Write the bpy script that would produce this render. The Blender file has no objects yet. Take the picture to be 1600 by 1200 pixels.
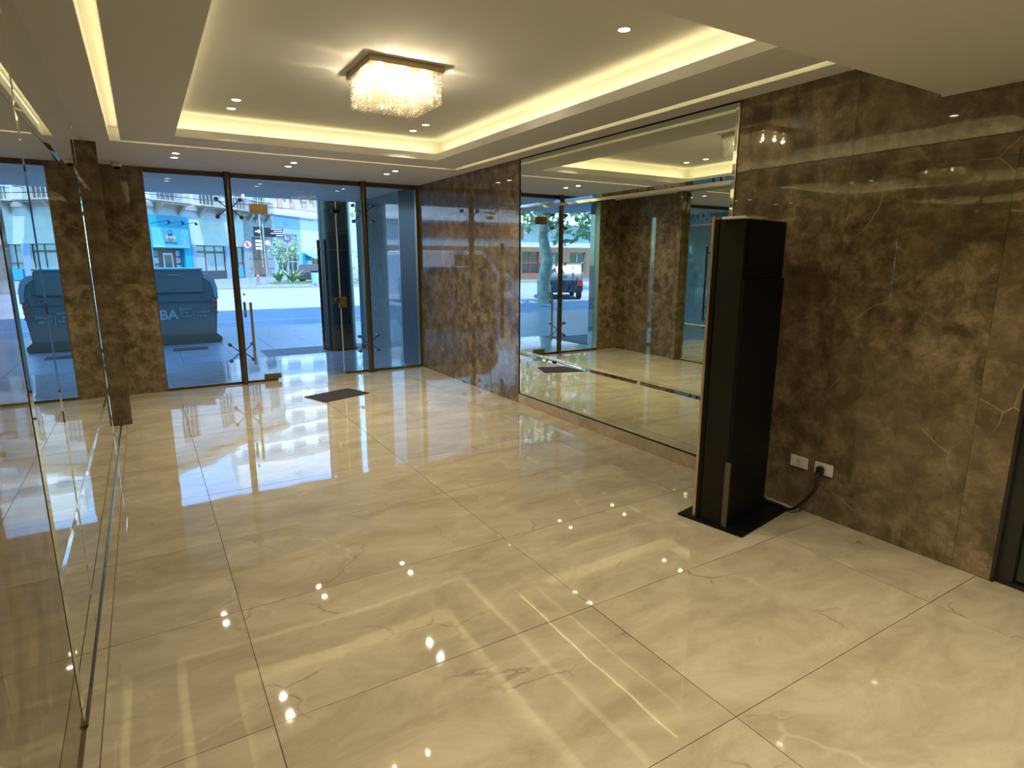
import bpy, bmesh, math, random
from mathutils import Vector, Matrix, Euler
random.seed(7)
S = bpy.context.scene
COL = S.collection
PI = math.pi

# ------------------------------------------------------------------ camera
cam = bpy.data.cameras.new('camera'); camo = bpy.data.objects.new('camera', cam); COL.objects.link(camo)
yaw, pitch, roll = .5474, -.2054, .0011
f_ = Vector((math.sin(yaw)*math.cos(pitch), math.cos(yaw)*math.cos(pitch), math.sin(pitch)))
r_ = Vector((math.cos(yaw), -math.sin(yaw), 0)); u_ = r_.cross(f_)
rr = math.cos(roll)*r_ + math.sin(roll)*u_; uu = -math.sin(roll)*r_ + math.cos(roll)*u_
camo.matrix_world = Matrix(((rr.x, uu.x, -f_.x, 0), (rr.y, uu.y, -f_.y, 0), (rr.z, uu.z, -f_.z, 1.6), (0, 0, 0, 1)))
cam.sensor_width = 36; cam.lens = 931.716/1600*36; cam.clip_start = .02; cam.clip_end = 500
S.camera = camo

# ------------------------------------------------------------------ world, sun, exposure
S.view_settings.view_transform = 'Standard'; S.view_settings.look = 'None'
S.view_settings.gamma = 1; S.view_settings.exposure = 0; S.view_settings.use_curve_mapping = False
SUN_EL = math.radians(72)
w = bpy.data.worlds.new('sky'); S.world = w; w.use_nodes = True
nt = w.node_tree; nt.nodes.clear()
sky = nt.nodes.new('ShaderNodeTexSky'); sky.sky_type = 'NISHITA'; sky.sun_disc = False
sky.sun_elevation = SUN_EL; sky.sun_rotation = math.radians(180); sky.dust_density = .6
tint = nt.nodes.new('ShaderNodeMix'); tint.data_type = 'RGBA'; tint.blend_type = 'MULTIPLY'
tint.inputs[0].default_value = 1; tint.inputs[7].default_value = (.54, .95, 1.2, 1)
bg = nt.nodes.new('ShaderNodeBackground'); bg.inputs[1].default_value = .92
wo = nt.nodes.new('ShaderNodeOutputWorld')
nt.links.new(sky.outputs[0], tint.inputs[6]); nt.links.new(tint.outputs[2], bg.inputs[0]); nt.links.new(bg.outputs[0], wo.inputs[0])
sl = bpy.data.lights.new('sun', 'SUN'); sl.energy = 9; sl.angle = .009; sl.color = (1, .98, 1)
so = bpy.data.objects.new('sun', sl); COL.objects.link(so); so.location = (0, -20, 60)
so.rotation_euler = (PI/2-SUN_EL, 0, 0)          # the sun stands behind the building (towards -y), 72 degrees up
WARM = (1.0, .80, .38)
P_SPOT, P_COVE, P_SLOT, P_CHAND = 12.0, 3.7, 2.0, 62.0
cy = S.cycles
cy.max_bounces = 14; cy.glossy_bounces = 8; cy.transmission_bounces = 8; cy.transparent_max_bounces = 24; cy.diffuse_bounces = 5
cy.sample_clamp_indirect = 4; cy.sample_clamp_direct = 0; cy.caustics_reflective = False; cy.caustics_refractive = False
cy.blur_glossy = 0

# ------------------------------------------------------------------ materials
MATS = {}
def newmat(name):
    m = bpy.data.materials.new(name); m.use_nodes = True; MATS[name] = m
    return m, m.node_tree, m.node_tree.nodes['Principled BSDF']
def mat(name, col, rough=.5, metal=0, spec=.5, emis=None, estr=0, noise=0, nscale=8, bump=0):
    if name in MATS: return MATS[name]
    m, nt, b = newmat(name)
    b.inputs['Base Color'].default_value = (*col, 1); b.inputs['Roughness'].default_value = rough
    b.inputs['Metallic'].default_value = metal; b.inputs['Specular IOR Level'].default_value = spec
    if emis: b.inputs['Emission Color'].default_value = (*emis, 1); b.inputs['Emission Strength'].default_value = estr
    if noise or bump:
        n = nt.nodes.new('ShaderNodeTexNoise'); n.inputs['Scale'].default_value = nscale; n.inputs['Detail'].default_value = 5
        g = nt.nodes.new('ShaderNodeNewGeometry'); nt.links.new(g.outputs['Position'], n.inputs['Vector'])
    if noise:
        cr = nt.nodes.new('ShaderNodeValToRGB'); cr.color_ramp.elements[0].position = .3; cr.color_ramp.elements[1].position = .7
        cr.color_ramp.elements[0].color = (*[c*(1-noise) for c in col], 1); cr.color_ramp.elements[1].color = (*[min(1, c*(1+noise)) for c in col], 1)
        nt.links.new(n.outputs[0], cr.inputs[0]); nt.links.new(cr.outputs[0], b.inputs['Base Color'])
    if bump:
        bp = nt.nodes.new('ShaderNodeBump'); bp.inputs['Strength'].default_value = bump; bp.inputs['Distance'].default_value = .01
        nt.links.new(n.outputs[0], bp.inputs['Height']); nt.links.new(bp.outputs[0], b.inputs['Normal'])
    return m

def ramp(nt, src, stops):
    cr = nt.nodes.new('ShaderNodeValToRGB'); e = cr.color_ramp.elements
    while len(e) < len(stops): e.new(.5)
    for i, (p, c) in enumerate(stops):
        e[i].position = p; e[i].color = (*c, 1) if len(c) == 3 else c
    nt.links.new(src, cr.inputs[0]); return cr.outputs[0]
def mixc(nt, fac, a, b):
    m = nt.nodes.new('ShaderNodeMix'); m.data_type = 'RGBA'
    if isinstance(fac, (int, float)): m.inputs[0].default_value = fac
    else: nt.links.new(fac, m.inputs[0])
    for s, v in ((6, a), (7, b)):
        if isinstance(v, tuple): m.inputs[s].default_value = (*v, 1)
        else: nt.links.new(v, m.inputs[s])
    return m.outputs[2]
def mth(nt, op, a, b):
    m = nt.nodes.new('ShaderNodeMath'); m.operation = op
    for s, v in ((0, a), (1, b)):
        if isinstance(v, (int, float)): m.inputs[s].default_value = v
        else: nt.links.new(v, m.inputs[s])
    return m.outputs[0]
def stone(name, cols, vein_l, vein_d, sc=(1, 1, 1), nscale=2.2, rough=.05, bumps=.0, rot=0, vs=1.3, spec=.5, vl=.6, lo=.3, hi=.7, dist=1.1, vw=.012, warp=.45, grit=.0):
    """polished stone: clouded ground, broken pale veins and fine dark cracks, shifted from slab to slab"""
    m, nt, b = newmat(name); N = nt.nodes.new; L = nt.links.new
    g = N('ShaderNodeNewGeometry'); oi = N('ShaderNodeObjectInfo')
    off = N('ShaderNodeVectorMath'); off.operation = 'SCALE'; off.inputs[0].default_value = (17, 9, 23); L(oi.outputs['Random'], off.inputs['Scale'])
    ad = N('ShaderNodeVectorMath'); L(g.outputs['Position'], ad.inputs[0]); L(off.outputs[0], ad.inputs[1])
    mp = N('ShaderNodeMapping'); mp.inputs['Scale'].default_value = sc; mp.inputs['Rotation'].default_value = (0, 0, rot); L(ad.outputs[0], mp.inputs[0])
    n1 = N('ShaderNodeTexNoise'); n1.inputs['Scale'].default_value = nscale; n1.inputs['Detail'].default_value = 12; n1.inputs['Roughness'].default_value = .66; n1.inputs['Distortion'].default_value = dist; L(mp.outputs[0], n1.inputs['Vector'])
    ground = ramp(nt, n1.outputs[0], [(lo, cols[0]), (.5, cols[1]), (hi, cols[2])])
    if grit:
        n5 = N('ShaderNodeTexNoise'); n5.inputs['Scale'].default_value = nscale*6; n5.inputs['Detail'].default_value = 6; n5.inputs['Roughness'].default_value = .7; L(mp.outputs[0], n5.inputs['Vector'])
        n6 = N('ShaderNodeTexNoise'); n6.inputs['Scale'].default_value = 1.1; n6.inputs['Detail'].default_value = 4; n6.inputs['Distortion'].default_value = .8; L(mp.outputs[0], n6.inputs['Vector'])
        ground = mixc(nt, ramp(nt, n5.outputs[0], [(.42, (grit,)*3), (.62, (0, 0, 0))]), ground, cols[0]); ground = mixc(nt, ramp(nt, n6.outputs[0], [(.4, (.45,)*3), (.6, (0, 0, 0))]), ground, tuple(c*.8 for c in cols[1]))
    n2 = N('ShaderNodeTexNoise'); n2.inputs['Scale'].default_value = 1.5; n2.inputs['Detail'].default_value = 6; L(mp.outputs[0], n2.inputs['Vector'])
    dv = N('ShaderNodeVectorMath'); dv.operation = 'SCALE'; dv.inputs['Scale'].default_value = warp; L(n2.outputs['Color'], dv.inputs[0])
    ad2 = N('ShaderNodeVectorMath'); L(ad.outputs[0], ad2.inputs[0]); L(dv.outputs[0], ad2.inputs[1])
    def veins(scale, width, lo2, seed):
        v = N('ShaderNodeTexVoronoi'); v.feature = 'DISTANCE_TO_EDGE'; v.inputs['Scale'].default_value = scale
        a3 = N('ShaderNodeVectorMath'); L(ad2.outputs[0], a3.inputs[0]); a3.inputs[1].default_value = (seed, seed*2, seed*3); L(a3.outputs[0], v.inputs['Vector'])
        line = ramp(nt, v.outputs[0], [(0, (1, 1, 1)), (width, (0, 0, 0))])
        n3 = N('ShaderNodeTexNoise'); n3.inputs['Scale'].default_value = 2.3; n3.inputs['Detail'].default_value = 3; L(a3.outputs[0], n3.inputs['Vector'])
        return mth(nt, 'MULTIPLY', line, ramp(nt, n3.outputs[0], [(lo2, (0, 0, 0)), (lo2+.12, (1, 1, 1))]))
    c = mixc(nt, mth(nt, 'MULTIPLY', veins(vs, vw, .50, 3.), vl), ground, vein_l)
    c = mixc(nt, mth(nt, 'MULTIPLY', veins(vs*1.9, vw*1.15, .54, 11.), .7), c, vein_d)
    L(c, b.inputs['Base Color']); b.inputs['Roughness'].default_value = rough; b.inputs['Specular IOR Level'].default_value = spec
    if bumps:
        n4 = N('ShaderNodeTexNoise'); n4.inputs['Scale'].default_value = 2.6; n4.inputs['Detail'].default_value = 1; L(ad.outputs[0], n4.inputs['Vector'])
        bp = N('ShaderNodeBump'); bp.inputs['Strength'].default_value = 1; bp.inputs['Distance'].default_value = bumps; L(n4.outputs[0], bp.inputs['Height']); L(bp.outputs[0], b.inputs['Normal'])
    return m
MARBLE = stone('brown_marble', [(.09, .063, .033), (.20, .148, .082), (.34, .26, .155)], (.55, .46, .32), (.035, .022, .01), nscale=7, rough=.02, spec=.6, vs=1.35, vl=.6, lo=.39, hi=.62, dist=.3, vw=.0042, warp=.22, grit=.35)
TILE = stone('beige_floor_tile', [(.37, .315, .215), (.46, .40, .28), (.55, .49, .355)], (.66, .60, .47), (.20, .15, .10), sc=(1.0, 2.0, 1), nscale=2.1, dist=.5, rough=.03, bumps=.0011, spec=.9, rot=.35, vs=.9, vl=.35, lo=.34, hi=.68)
SKIRT = stone('travertine', [(.36, .28, .18), (.44, .35, .23), (.52, .43, .30)], (.6, .5, .36), (.3, .22, .14), nscale=3, rough=.15, vl=.2)
GRANITE = stone('dark_granite', [(.20, .225, .22), (.25, .28, .27), (.30, .33, .32)], (.1, .11, .12), (.02, .02, .02), nscale=9, rough=.03, spec=1.0, vl=.1)
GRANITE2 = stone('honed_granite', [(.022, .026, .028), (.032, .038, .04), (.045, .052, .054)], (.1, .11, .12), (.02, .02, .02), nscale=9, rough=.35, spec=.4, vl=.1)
PAVE = stone('porch_paving', [(.27, .30, .34), (.33, .365, .41), (.39, .42, .46)], (.45, .47, .5), (.15, .15, .15), nscale=3, rough=.04, vl=.1, spec=.9)
PLASTER = mat('ceiling_plaster', (.76, .76, .74), .85, bump=.02, nscale=60)
def glassmat(name, tint=(.93, .97, .98), boost=1.0, milk=0):
    m, nt, b = newmat(name); nt.nodes.remove(b)
    out = nt.nodes['Material Output']; tr = nt.nodes.new('ShaderNodeBsdfTransparent'); tr.inputs[0].default_value = (*tint, 1)
    gl = nt.nodes.new('ShaderNodeBsdfGlossy'); gl.inputs['Roughness'].default_value = 0; gl.inputs[0].default_value = (1, 1, 1, 1)
    fr = nt.nodes.new('ShaderNodeFresnel'); ge = nt.nodes.new('ShaderNodeNewGeometry')
    nt.links.new(mth(nt, 'ADD', mth(nt, 'MULTIPLY', ge.outputs['Backfacing'], 1/1.5-1.5), 1.5), fr.inputs[0])
    mx = nt.nodes.new('ShaderNodeMixShader'); nt.links.new(mth(nt, 'MULTIPLY', fr.outputs[0], boost), mx.inputs[0])
    nt.links.new(tr.outputs[0], mx.inputs[1]); nt.links.new(gl.outputs[0], mx.inputs[2]); last = mx
    if milk:
        tl = nt.nodes.new('ShaderNodeBsdfTranslucent'); tl.inputs[0].default_value = (1, .93, .8, 1); m2 = nt.nodes.new('ShaderNodeMixShader'); m2.inputs[0].default_value = milk
        nt.links.new(mx.outputs[0], m2.inputs[1]); nt.links.new(tl.outputs[0], m2.inputs[2]); last = m2
    nt.links.new(last.outputs[0], out.inputs[0])
    return m
GLASS = glassmat('clear_glass'); CRYSTAL = glassmat('crystal', (.97, .95, .9), 4.0, .30); DGLASS = glassmat('green_tinted_glass', (.50, .60, .52), 1.2)
MIRROR = mat('mirror_silver', (.80, .845, .745), 0.0, 1)
BRONZE = mat('bronze_metal', (.16, .12, .075), .28, .9); BRASS = mat('brushed_brass', (.30, .215, .11), .32, 1)
CHROME = mat('chrome', (.75, .74, .72), .12, 1); STEEL = mat('brushed_steel', (.55, .53, .5), .3, 1)
BLACK = mat('black_paint', (.005, .0048, .0045), .45, spec=.2); DBROWN = mat('dark_brown_panel', (.013, .011, .007), .5, spec=.2)
WHITEP = mat('white_plastic', (.72, .70, .66), .4); RUB = mat('black_rubber', (.012, .012, .012), .5)
LENS = mat('lamp_lens', (1, 1, 1), .3, emis=(1, .88, .68), estr=22)
BULB = mat('lamp_bulb', (1, 1, 1), .3, emis=(1, .80, .48), estr=60)
def flat(name, c, r=.7, n=.08, s=1.5): return mat(name, c, r, noise=n, nscale=s)

# ------------------------------------------------------------------ mesh helpers
class MB:
    def __init__(s): s.v = []; s.f = []
    def add(s, vs, fs):
        o = len(s.v); s.v += [tuple(v) for v in vs]; s.f += [tuple(i+o for i in f) for f in fs]; return s
    def box(s, x0, x1, y0, y1, z0, z1):
        return s.add([(x0, y0, z0), (x1, y0, z0), (x1, y1, z0), (x0, y1, z0), (x0, y0, z1), (x1, y0, z1), (x1, y1, z1), (x0, y1, z1)],
                     [(0, 3, 2, 1), (4, 5, 6, 7), (0, 1, 5, 4), (1, 2, 6, 5), (2, 3, 7, 6), (3, 0, 4, 7)])
    def prism(s, pts, a0, a1, axis='y'):
        n = len(pts)
        P = {'y': lambda p, a: (p[0], a, p[1]), 'x': lambda p, a: (a, p[0], p[1]), 'z': lambda p, a: (p[0], p[1], a)}[axis]
        return s.add([P(p, a0) for p in pts]+[P(p, a1) for p in pts],
                     [tuple(range(n)), tuple(range(2*n-1, n-1, -1))]+[(i, i+n, (i+1) % n+n, (i+1) % n) for i in range(n)])
    def tube(s, p, q, r, n=12, r2=None):
        p, q = Vector(p), Vector(q); d = (q-p).normalized(); r2 = r if r2 is None else r2
        a = d.orthogonal().normalized(); b = d.cross(a)
        vs = [p+(a*math.cos(t)+b*math.sin(t))*r for t in [2*PI*i/n for i in range(n)]]+[q+(a*math.cos(t)+b*math.sin(t))*r2 for t in [2*PI*i/n for i in range(n)]]
        return s.add(vs, [tuple(range(n-1, -1, -1)), tuple(range(n, 2*n))]+[(i, (i+1) % n, (i+1) % n+n, i+n) for i in range(n)])
    def ball(s, c, r, n=10, m=6, sz=1):
        vs = [(c[0], c[1], c[2]+r*sz)]; fs = []
        for j in range(1, m):
            ph = PI*j/m
            for i in range(n): vs.append((c[0]+r*math.sin(ph)*math.cos(2*PI*i/n), c[1]+r*math.sin(ph)*math.sin(2*PI*i/n), c[2]+r*math.cos(ph)*sz))
        vs.append((c[0], c[1], c[2]-r*sz))
        for i in range(n):
            fs.append((0, 1+i, 1+(i+1) % n)); k = 1+(m-2)*n; fs.append((len(vs)-1, k+(i+1) % n, k+i))
            for j in range(m-2): a = 1+j*n; fs.append((a+i, a+n+i, a+n+(i+1) % n, a+(i+1) % n))
        return s.add(vs, fs)
    def lathe(s, prof, c=(0, 0, 0), n=24):
        vs = []; fs = []
        for r, z in prof: vs += [(c[0]+r*math.cos(2*PI*i/n), c[1]+r*math.sin(2*PI*i/n), c[2]+z) for i in range(n)]
        for j in range(len(prof)-1):
            for i in range(n): fs.append((j*n+i, j*n+(i+1) % n, (j+1)*n+(i+1) % n, (j+1)*n+i))
        return s.add(vs, fs)
    def build(s, name, m, parent=None, smooth=False, bevel=0, kind=None):
        me = bpy.data.meshes.new(name); me.from_pydata(s.v, [], s.f)
        bm = bmesh.new(); bm.from_mesh(me)
        bmesh.ops.recalc_face_normals(bm, faces=bm.faces)
        if bevel:
            bmesh.ops.bevel(bm, geom=[e for e in bm.edges if e.is_manifold and e.calc_face_angle(0) > .5], offset=bevel, segments=2, affect='EDGES', clamp_overlap=True)
        bm.to_mesh(me); bm.free()
        if smooth:
            for p in me.polygons: p.use_smooth = True
            me.set_sharp_from_angle(angle=.7)
        me.materials.append(m)
        o = bpy.data.objects.new(name, me); COL.objects.link(o)
        if parent is not None: o.parent = parent
        if kind: o['kind'] = kind
        return o
def B(*a): return MB().box(*a)
def tag(o, label, cat, group=None):
    o['label'] = label; o['category'] = cat
    if group: o['group'] = group
    return o
def thing(name, label, cat, loc=(0, 0, 0), rz=0, group=None):
    o = bpy.data.objects.new(name, None); COL.objects.link(o); o.location = loc; o.rotation_euler = (0, 0, rz); o.empty_display_size = .1
    return tag(o, label, cat, group)
def struct(o): o['kind'] = 'structure'; return o
def sgroup(name): 
    o = bpy.data.objects.new(name, None); COL.objects.link(o); return struct(o)
def copy_tree(o, parent=None):
    c = o.copy(); COL.objects.link(c); c.parent = parent
    for ch in list(o.children): copy_tree(ch, c)
    return c
def to_mesh(o):
    dg = bpy.context.evaluated_depsgraph_get(); dg.update()
    me = bpy.data.meshes.new_from_object(o.evaluated_get(dg)); me.name = o.name
    n = bpy.data.objects.new('x', me); COL.objects.link(n); n.parent = o.parent; n.location = o.location; n.rotation_euler = o.rotation_euler; n.scale = o.scale
    nm = o.name.split('.')[0]; bpy.data.objects.remove(o); n.name = nm
    return n
def text(body, size, m, parent, loc, rot, ext=.002, align='CENTER', name='lettering', mirror=False, sx=1, bold=0):
    cu = bpy.data.curves.new(name, 'FONT'); cu.offset = bold; cu.body = body; cu.size = size; cu.extrude = ext; cu.align_x = align; cu.align_y = 'CENTER'
    cu.materials.append(m)
    o = bpy.data.objects.new(name, cu); COL.objects.link(o); o.parent = parent; o.location = loc; o.rotation_euler = rot
    o.scale = (sx, 1, 1)
    return to_mesh(o)
def area(name, loc, rot, sx, sy, power, color, parent=None, shape='RECTANGLE', spread=PI):
    l = bpy.data.lights.new(name, 'AREA'); l.shape = shape; l.size = sx; l.size_y = sy; l.energy = power; l.color = color; l.spread = spread
    o = bpy.data.objects.new(name, l); COL.objects.link(o); o.location = loc; o.rotation_euler = rot
    if parent is not None: o.parent = parent
    return o

# ------------------------------------------------------------------ room shell
XL, XR, YF, HC, YB = -.34, 3.52, 8.4, 2.643, 1.63
HU = 2.85; HB = 2.413; YN = -3.2
MX0, MX1 = 2.851, 5.61           # right mirror, along y
MLX0, MLX1 = 2.302, 6.84         # left mirrors

# floor: grout bed and one object per tile
fl = struct(B(XL-.2, XR+1.6, YN-.2, YF+.02, -.2, -.0035).build('floor', mat('grout', (.11, .07, .04), .8)))
xs = [XL+.006, XL+.055, .229, 1.647, 3.047, XR+1.6]
ys = [1.159+.8146*k for k in range(-6, 9)]
ys = [YN]+[y for y in ys if YN+.05 < y < YF-.05]+[YF]
rnd = random.Random(3)
for i in range(len(xs)-1):
    for j in range(len(ys)-1):
        x0, x1, y0, y1 = xs[i], xs[i+1], ys[j], ys[j+1]
        if x0 > 3 and y0 > 2: x1 = XR+.0
        g = .0017; cx_, cy_ = (x0+x1)/2, (y0+y1)/2
        t = B(x0+g-cx_, x1-g-cx_, y0+g-cy_, y1-g-cy_, -.01, 0).build('tile', TILE, fl)
        t.location = (cx_, cy_, rnd.uniform(-.0004, 0)); t.rotation_euler = (rnd.uniform(-.0016, .0016), rnd.uniform(-.0011, .0011), 0)

# right wall: marble slabs around the mirror
wr = struct(B(XR+.02, XR+.2, MX1-2.759+.0-1.75, YF, -.1, HU+.1).build('wall_right', mat('backing', (.05, .035, .02), .9)))
def slab_x(par, y0, y1, z0, z1, x, sgn=1, th=.02):
    g = .0008
    return (B(x, x+th, y0+g, y1-g, z0+g, z1-g) if sgn > 0 else B(x-th, x, y0+g, y1-g, z0+g, z1-g)).build('slab', MARBLE, par)
for y0, y1 in ((1.10, 1.27), (1.27, 2.055), (2.055, MX0)):
    for z0, z1 in ((0, .6), (.6, 2.18), (2.18, HC if y1 > YB else HC)): 
        if z0 == 0: continue
        slab_x(wr, y0, y1, 0 if z0 == .6 else z0, z1, XR)
for y0, y1 in ((MX1, 6.085), (6.085, 6.86), (6.86, 7.63), (7.63, YF)):
    for z0, z1 in ((0, 2.18), (2.18, HC)): slab_x(wr, y0, y1, z0, z1, XR)
B(XR+.0005, XR+.2, 1.085, 1.0995, 0, HB).build('jamb', mat('black_frame', (.02, .02, .018), .35), wr)
# plaster band above and near part of the right wall beyond the glass door
wr2 = struct(B(XR, XR+.2, YN, -.6, 0, HB).build('wall_right_rear', MARBLE))
# left wall
wl = struct(B(XL-.2, XL-.02, YN, YF, -.1, HU+.1).build('wall_left', MATS['backing']))
for y0, y1 in ((-3.2, -1.7), (-1.7, -.1), (-.1, .7), (.7, 1.5), (1.5, MLX0)):
    for z0, z1 in ((0, 2.18), (2.18, HB if y1 < 1.6 else HC)): slab_x(wl, y0, y1, z0, z1, XL, -1)
for y0, y1 in ((6.94, 7.63), (7.63, YF)):
    for z0, z1 in ((0, 2.18), (2.18, HC)): slab_x(wl, y0, y1, z0, z1, XL, -1)
wp = struct(B(XL-.02, XL+.10, MLX1+.005, 6.94, 0, HC).build('wall_left_pilaster', MARBLE))
# front pier left of the glass
wf = struct(B(XL, .115, YF, YF+.12, 0, HC).build('wall_front', MATS['backing']))
for z0, z1 in ((0, 1.32), (1.32, HC)): B(XL+.001, .114, YF-.02, YF, z0+.0008, z1-.0008).build('slab', MARBLE, wf)
B(.114, .122, YF-.022, YF+.1, 0, HC).build('edge_trim', BRASS, wf)
wb = struct(B(XL-.2, XR+1.7, YN-.2, YN, 0, HU).build('wall_back', MARBLE))
# ceiling: lowered field with shadow slot and lit tray
c = MB(); SO0, SO1, SI0, SI1 = -.128, 3.329, -.045, 3.246; SYO, SYI = 6.737, 6.654
TX0, TX1, TY0, TY1, LIP = .361, 2.832, 1.95, 6.205, 2.712; WB = .09
c.box(XL, SO0, YB, YF, HC, HU); c.box(SO1, XR, YB, YF, HC, HU); c.box(SO0, SO1, SYO, YF, HC, HU)
c.box(SO0, SI0, YB, SYO, HC+.115, HU); c.box(SI1, SO1, YB, SYO, HC+.115, HU); c.box(SI0, SI1, SYI, SYO, HC+.115, HU)
c.box(SI0, TX0-WB, YB, SYI, HC, HU); c.box(TX1+WB, SI1, YB, SYI, HC, HU); c.box(TX0-WB, TX1+WB, TY1+WB, SYI, HC, HU); c.box(TX0-WB, TX1+WB, YB, TY0-WB, HC, HU)
c.box(TX0-WB, TX0, TY0-WB, TY1+WB, HC, LIP); c.box(TX1, TX1+WB, TY0-WB, TY1+WB, HC, LIP); c.box(TX0, TX1, TY1, TY1+WB, HC, LIP); c.box(TX0, TX1, TY0-WB, TY0, HC, LIP)
c.box(XL-.2, XR+.2, YB, YF+.1, HU, HU+.1)
ceil = struct(c.build('ceiling', PLASTER))
sof = struct(B(XL-.2, XR+1.8, YN-.2, YB, HB, HU+.1).build('ceiling_soffit', PLASTER))
st = struct(B(XR-.012, XR, 1.09, YB, HB-.012, HB).build('trim_1', mat('white_trim', (.7, .68, .62), .5)))
# cove light tapes (parts of the ceiling) with their light
def cove(x0, y0, x1, y1, z, out, power, tilt, wdt=.016):
    L = math.hypot(x1-x0, y1-y0); mx, my = (x0+x1)/2, (y0+y1)/2
    a = math.atan2(y1-y0, x1-x0)
    d = Vector((out[0]*math.cos(tilt), out[1]*math.cos(tilt), math.sin(tilt)))
    q = d.to_track_quat('-Z', 'Y')
    # long axis along the run
    xa = Vector((math.cos(a), math.sin(a), 0)); za = -d; ya = za.cross(xa)
    o = area('cove_light', (mx, my, z), (0, 0, 0), L-.02, wdt, power*L, WARM, ceil)
    o.matrix_world = Matrix(((xa.x, ya.x, za.x, mx), (xa.y, ya.y, za.y, my), (xa.z, ya.z, za.z, z), (0, 0, 0, 1)))
for x0, y0, x1, y1, out in ((TX0-.02, TY0, TX0-.02, TY1, (-1, 0)), (TX1+.02, TY0, TX1+.02, TY1, (1, 0)), (TX0, TY1+.02, TX1, TY1+.02, (0, 1)), (TX0, TY0-.02, TX1, TY0-.02, (0, -1))):
    cove(x0, y0, x1, y1, LIP+.012, out, P_COVE/4, math.radians(50))
for x0, y0, x1, y1, out in ((SI0-.006, YB+.05, SI0-.006, SYI, (-1, 0)), (SI1+.006, YB+.05, SI1+.006, SYI, (1, 0)), (SI0, SYI+.006, SI1, SYI+.006, (0, 1))):
    cove(x0, y0, x1, y1, HC+.075, out, P_SLOT/4, math.radians(15), .012)

# skirting below the right mirror
sk = struct(B(XR-.001, XR+.02, MX0, MX1, 0, .109).build('baseboard_right', MATS['grout']))
for k in range(7):
    y0 = MX0+k*.41; y1 = min(MX1, y0+.41)
    if y1-y0 > .05: B(XR-.014, XR-.001, y0+.001, y1-.001, .001, .108).build('skirting_tile', SKIRT, sk)

# bevelled mirror panels
def mirror_panel(par, x, y0, y1, z0, z1, sgn, bw=.026, bd=.0046):
    # sgn +1: faces -x (right wall); -1: faces +x (left wall). x is the face plane
    g = .0012; y0 += g; y1 -= g; z0 += g; z1 -= g; xb = x+sgn*bd; xk = x+sgn*.006
    v = [(x, y0+bw, z0+bw), (x, y1-bw, z0+bw), (x, y1-bw, z1-bw), (x, y0+bw, z1-bw),
         (xb, y0, z0), (xb, y1, z0), (xb, y1, z1), (xb, y0, z1), (xk, y0, z0), (xk, y1, z0), (xk, y1, z1), (xk, y0, z1)]
    f = [(0, 1, 2, 3), (0, 4, 5, 1), (1, 5, 6, 2), (2, 6, 7, 3), (3, 7, 4, 0), (4, 8, 9, 5), (5, 9, 10, 6), (6, 10, 11, 7), (7, 11, 8, 4), (8, 11, 10, 9)]
    return MB().add(v, f).build('mirror_panel', MIRROR, par)
ROWS = (.585, 2.14)
mr = thing('wall_mirror', 'large framed wall mirror above the beige skirting, behind the black kiosk', 'mirror', (XR, (MX0+MX1)/2, .11))
m0 = B(-.006+.006, .02, MX0-(MX0+MX1)/2, MX1-(MX0+MX1)/2, 0, HC-.115).build('backing_board', BLACK, mr)
ym = (MX0+MX1)/2
for z0, z1 in ((.116, ROWS[0]), (ROWS[0], ROWS[1]), (ROWS[1], HC-.012)):
    mirror_panel(mr, -.007, MX0-ym, MX1-ym, z0-.11, z1-.11, 1)
B(-.009, .001, MX1-ym, MX1-ym+.006, 0, HC-.115).build('edge_strip', BLACK, mr)
B(-.009, .001, MX0-ym, MX1-ym, -.0, .005).build('bottom_strip', BLACK, mr)
B(-.009, .001, MX0-ym-.005, MX0-ym, 0, HC-.115).build('edge_strip', STEEL, mr)
ml = thing('wall_mirror', 'floor-to-ceiling mirror wall of large panels opposite the kiosk, ending at the marble pilaster', 'mirror', (XL, (MLX0+MLX1)/2, 0))
ym = (MLX0+MLX1)/2
B(-.02, 0, MLX0-ym, MLX1-ym, 0, HC).build('backing_board', BLACK, ml)
cols = (MLX0, 2.93, 5.615, MLX1)
for a, b_ in zip(cols[:-1], cols[1:]):
    for z0, z1 in ((.012, ROWS[0]), (ROWS[0], ROWS[1]), (ROWS[1], HC-.006)):
        mirror_panel(ml, .007, a-ym, b_-ym, z0, z1, -1)
B(0, .012, MLX0-ym, MLX1-ym, 0, .011).build('bottom_rail', BRONZE, ml)

# glass door in the right wall, nearest the camera
d2 = sgroup('door_2')
B(XR+.03, XR+.09, 1.02, 1.085, 0, HB).build('door_frame', mat('black_frame', (.02, .02, .018), .35), d2)
B(XR+.03, XR+.09, -.6, 1.02, HB-.07, HB).build('door_frame', MATS['black_frame'], d2)
B(XR+.02, XR+.1, -.6, 1.085, 0, .012).build('door_track', MATS['black_frame'], d2)
B(XR+.055, XR+.065, -.6, 1.02, .012, HB-.07).build('pane', DGLASS, d2)
hall = struct(B(XR+1.6, XR+1.75, YN, 1.6, 0, HB).build('wall_hall', MARBLE))
struct(B(XR+.2, XR+1.6, 1.45, 1.6, 0, HB).build('wall_hall_end', MARBLE))

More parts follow.
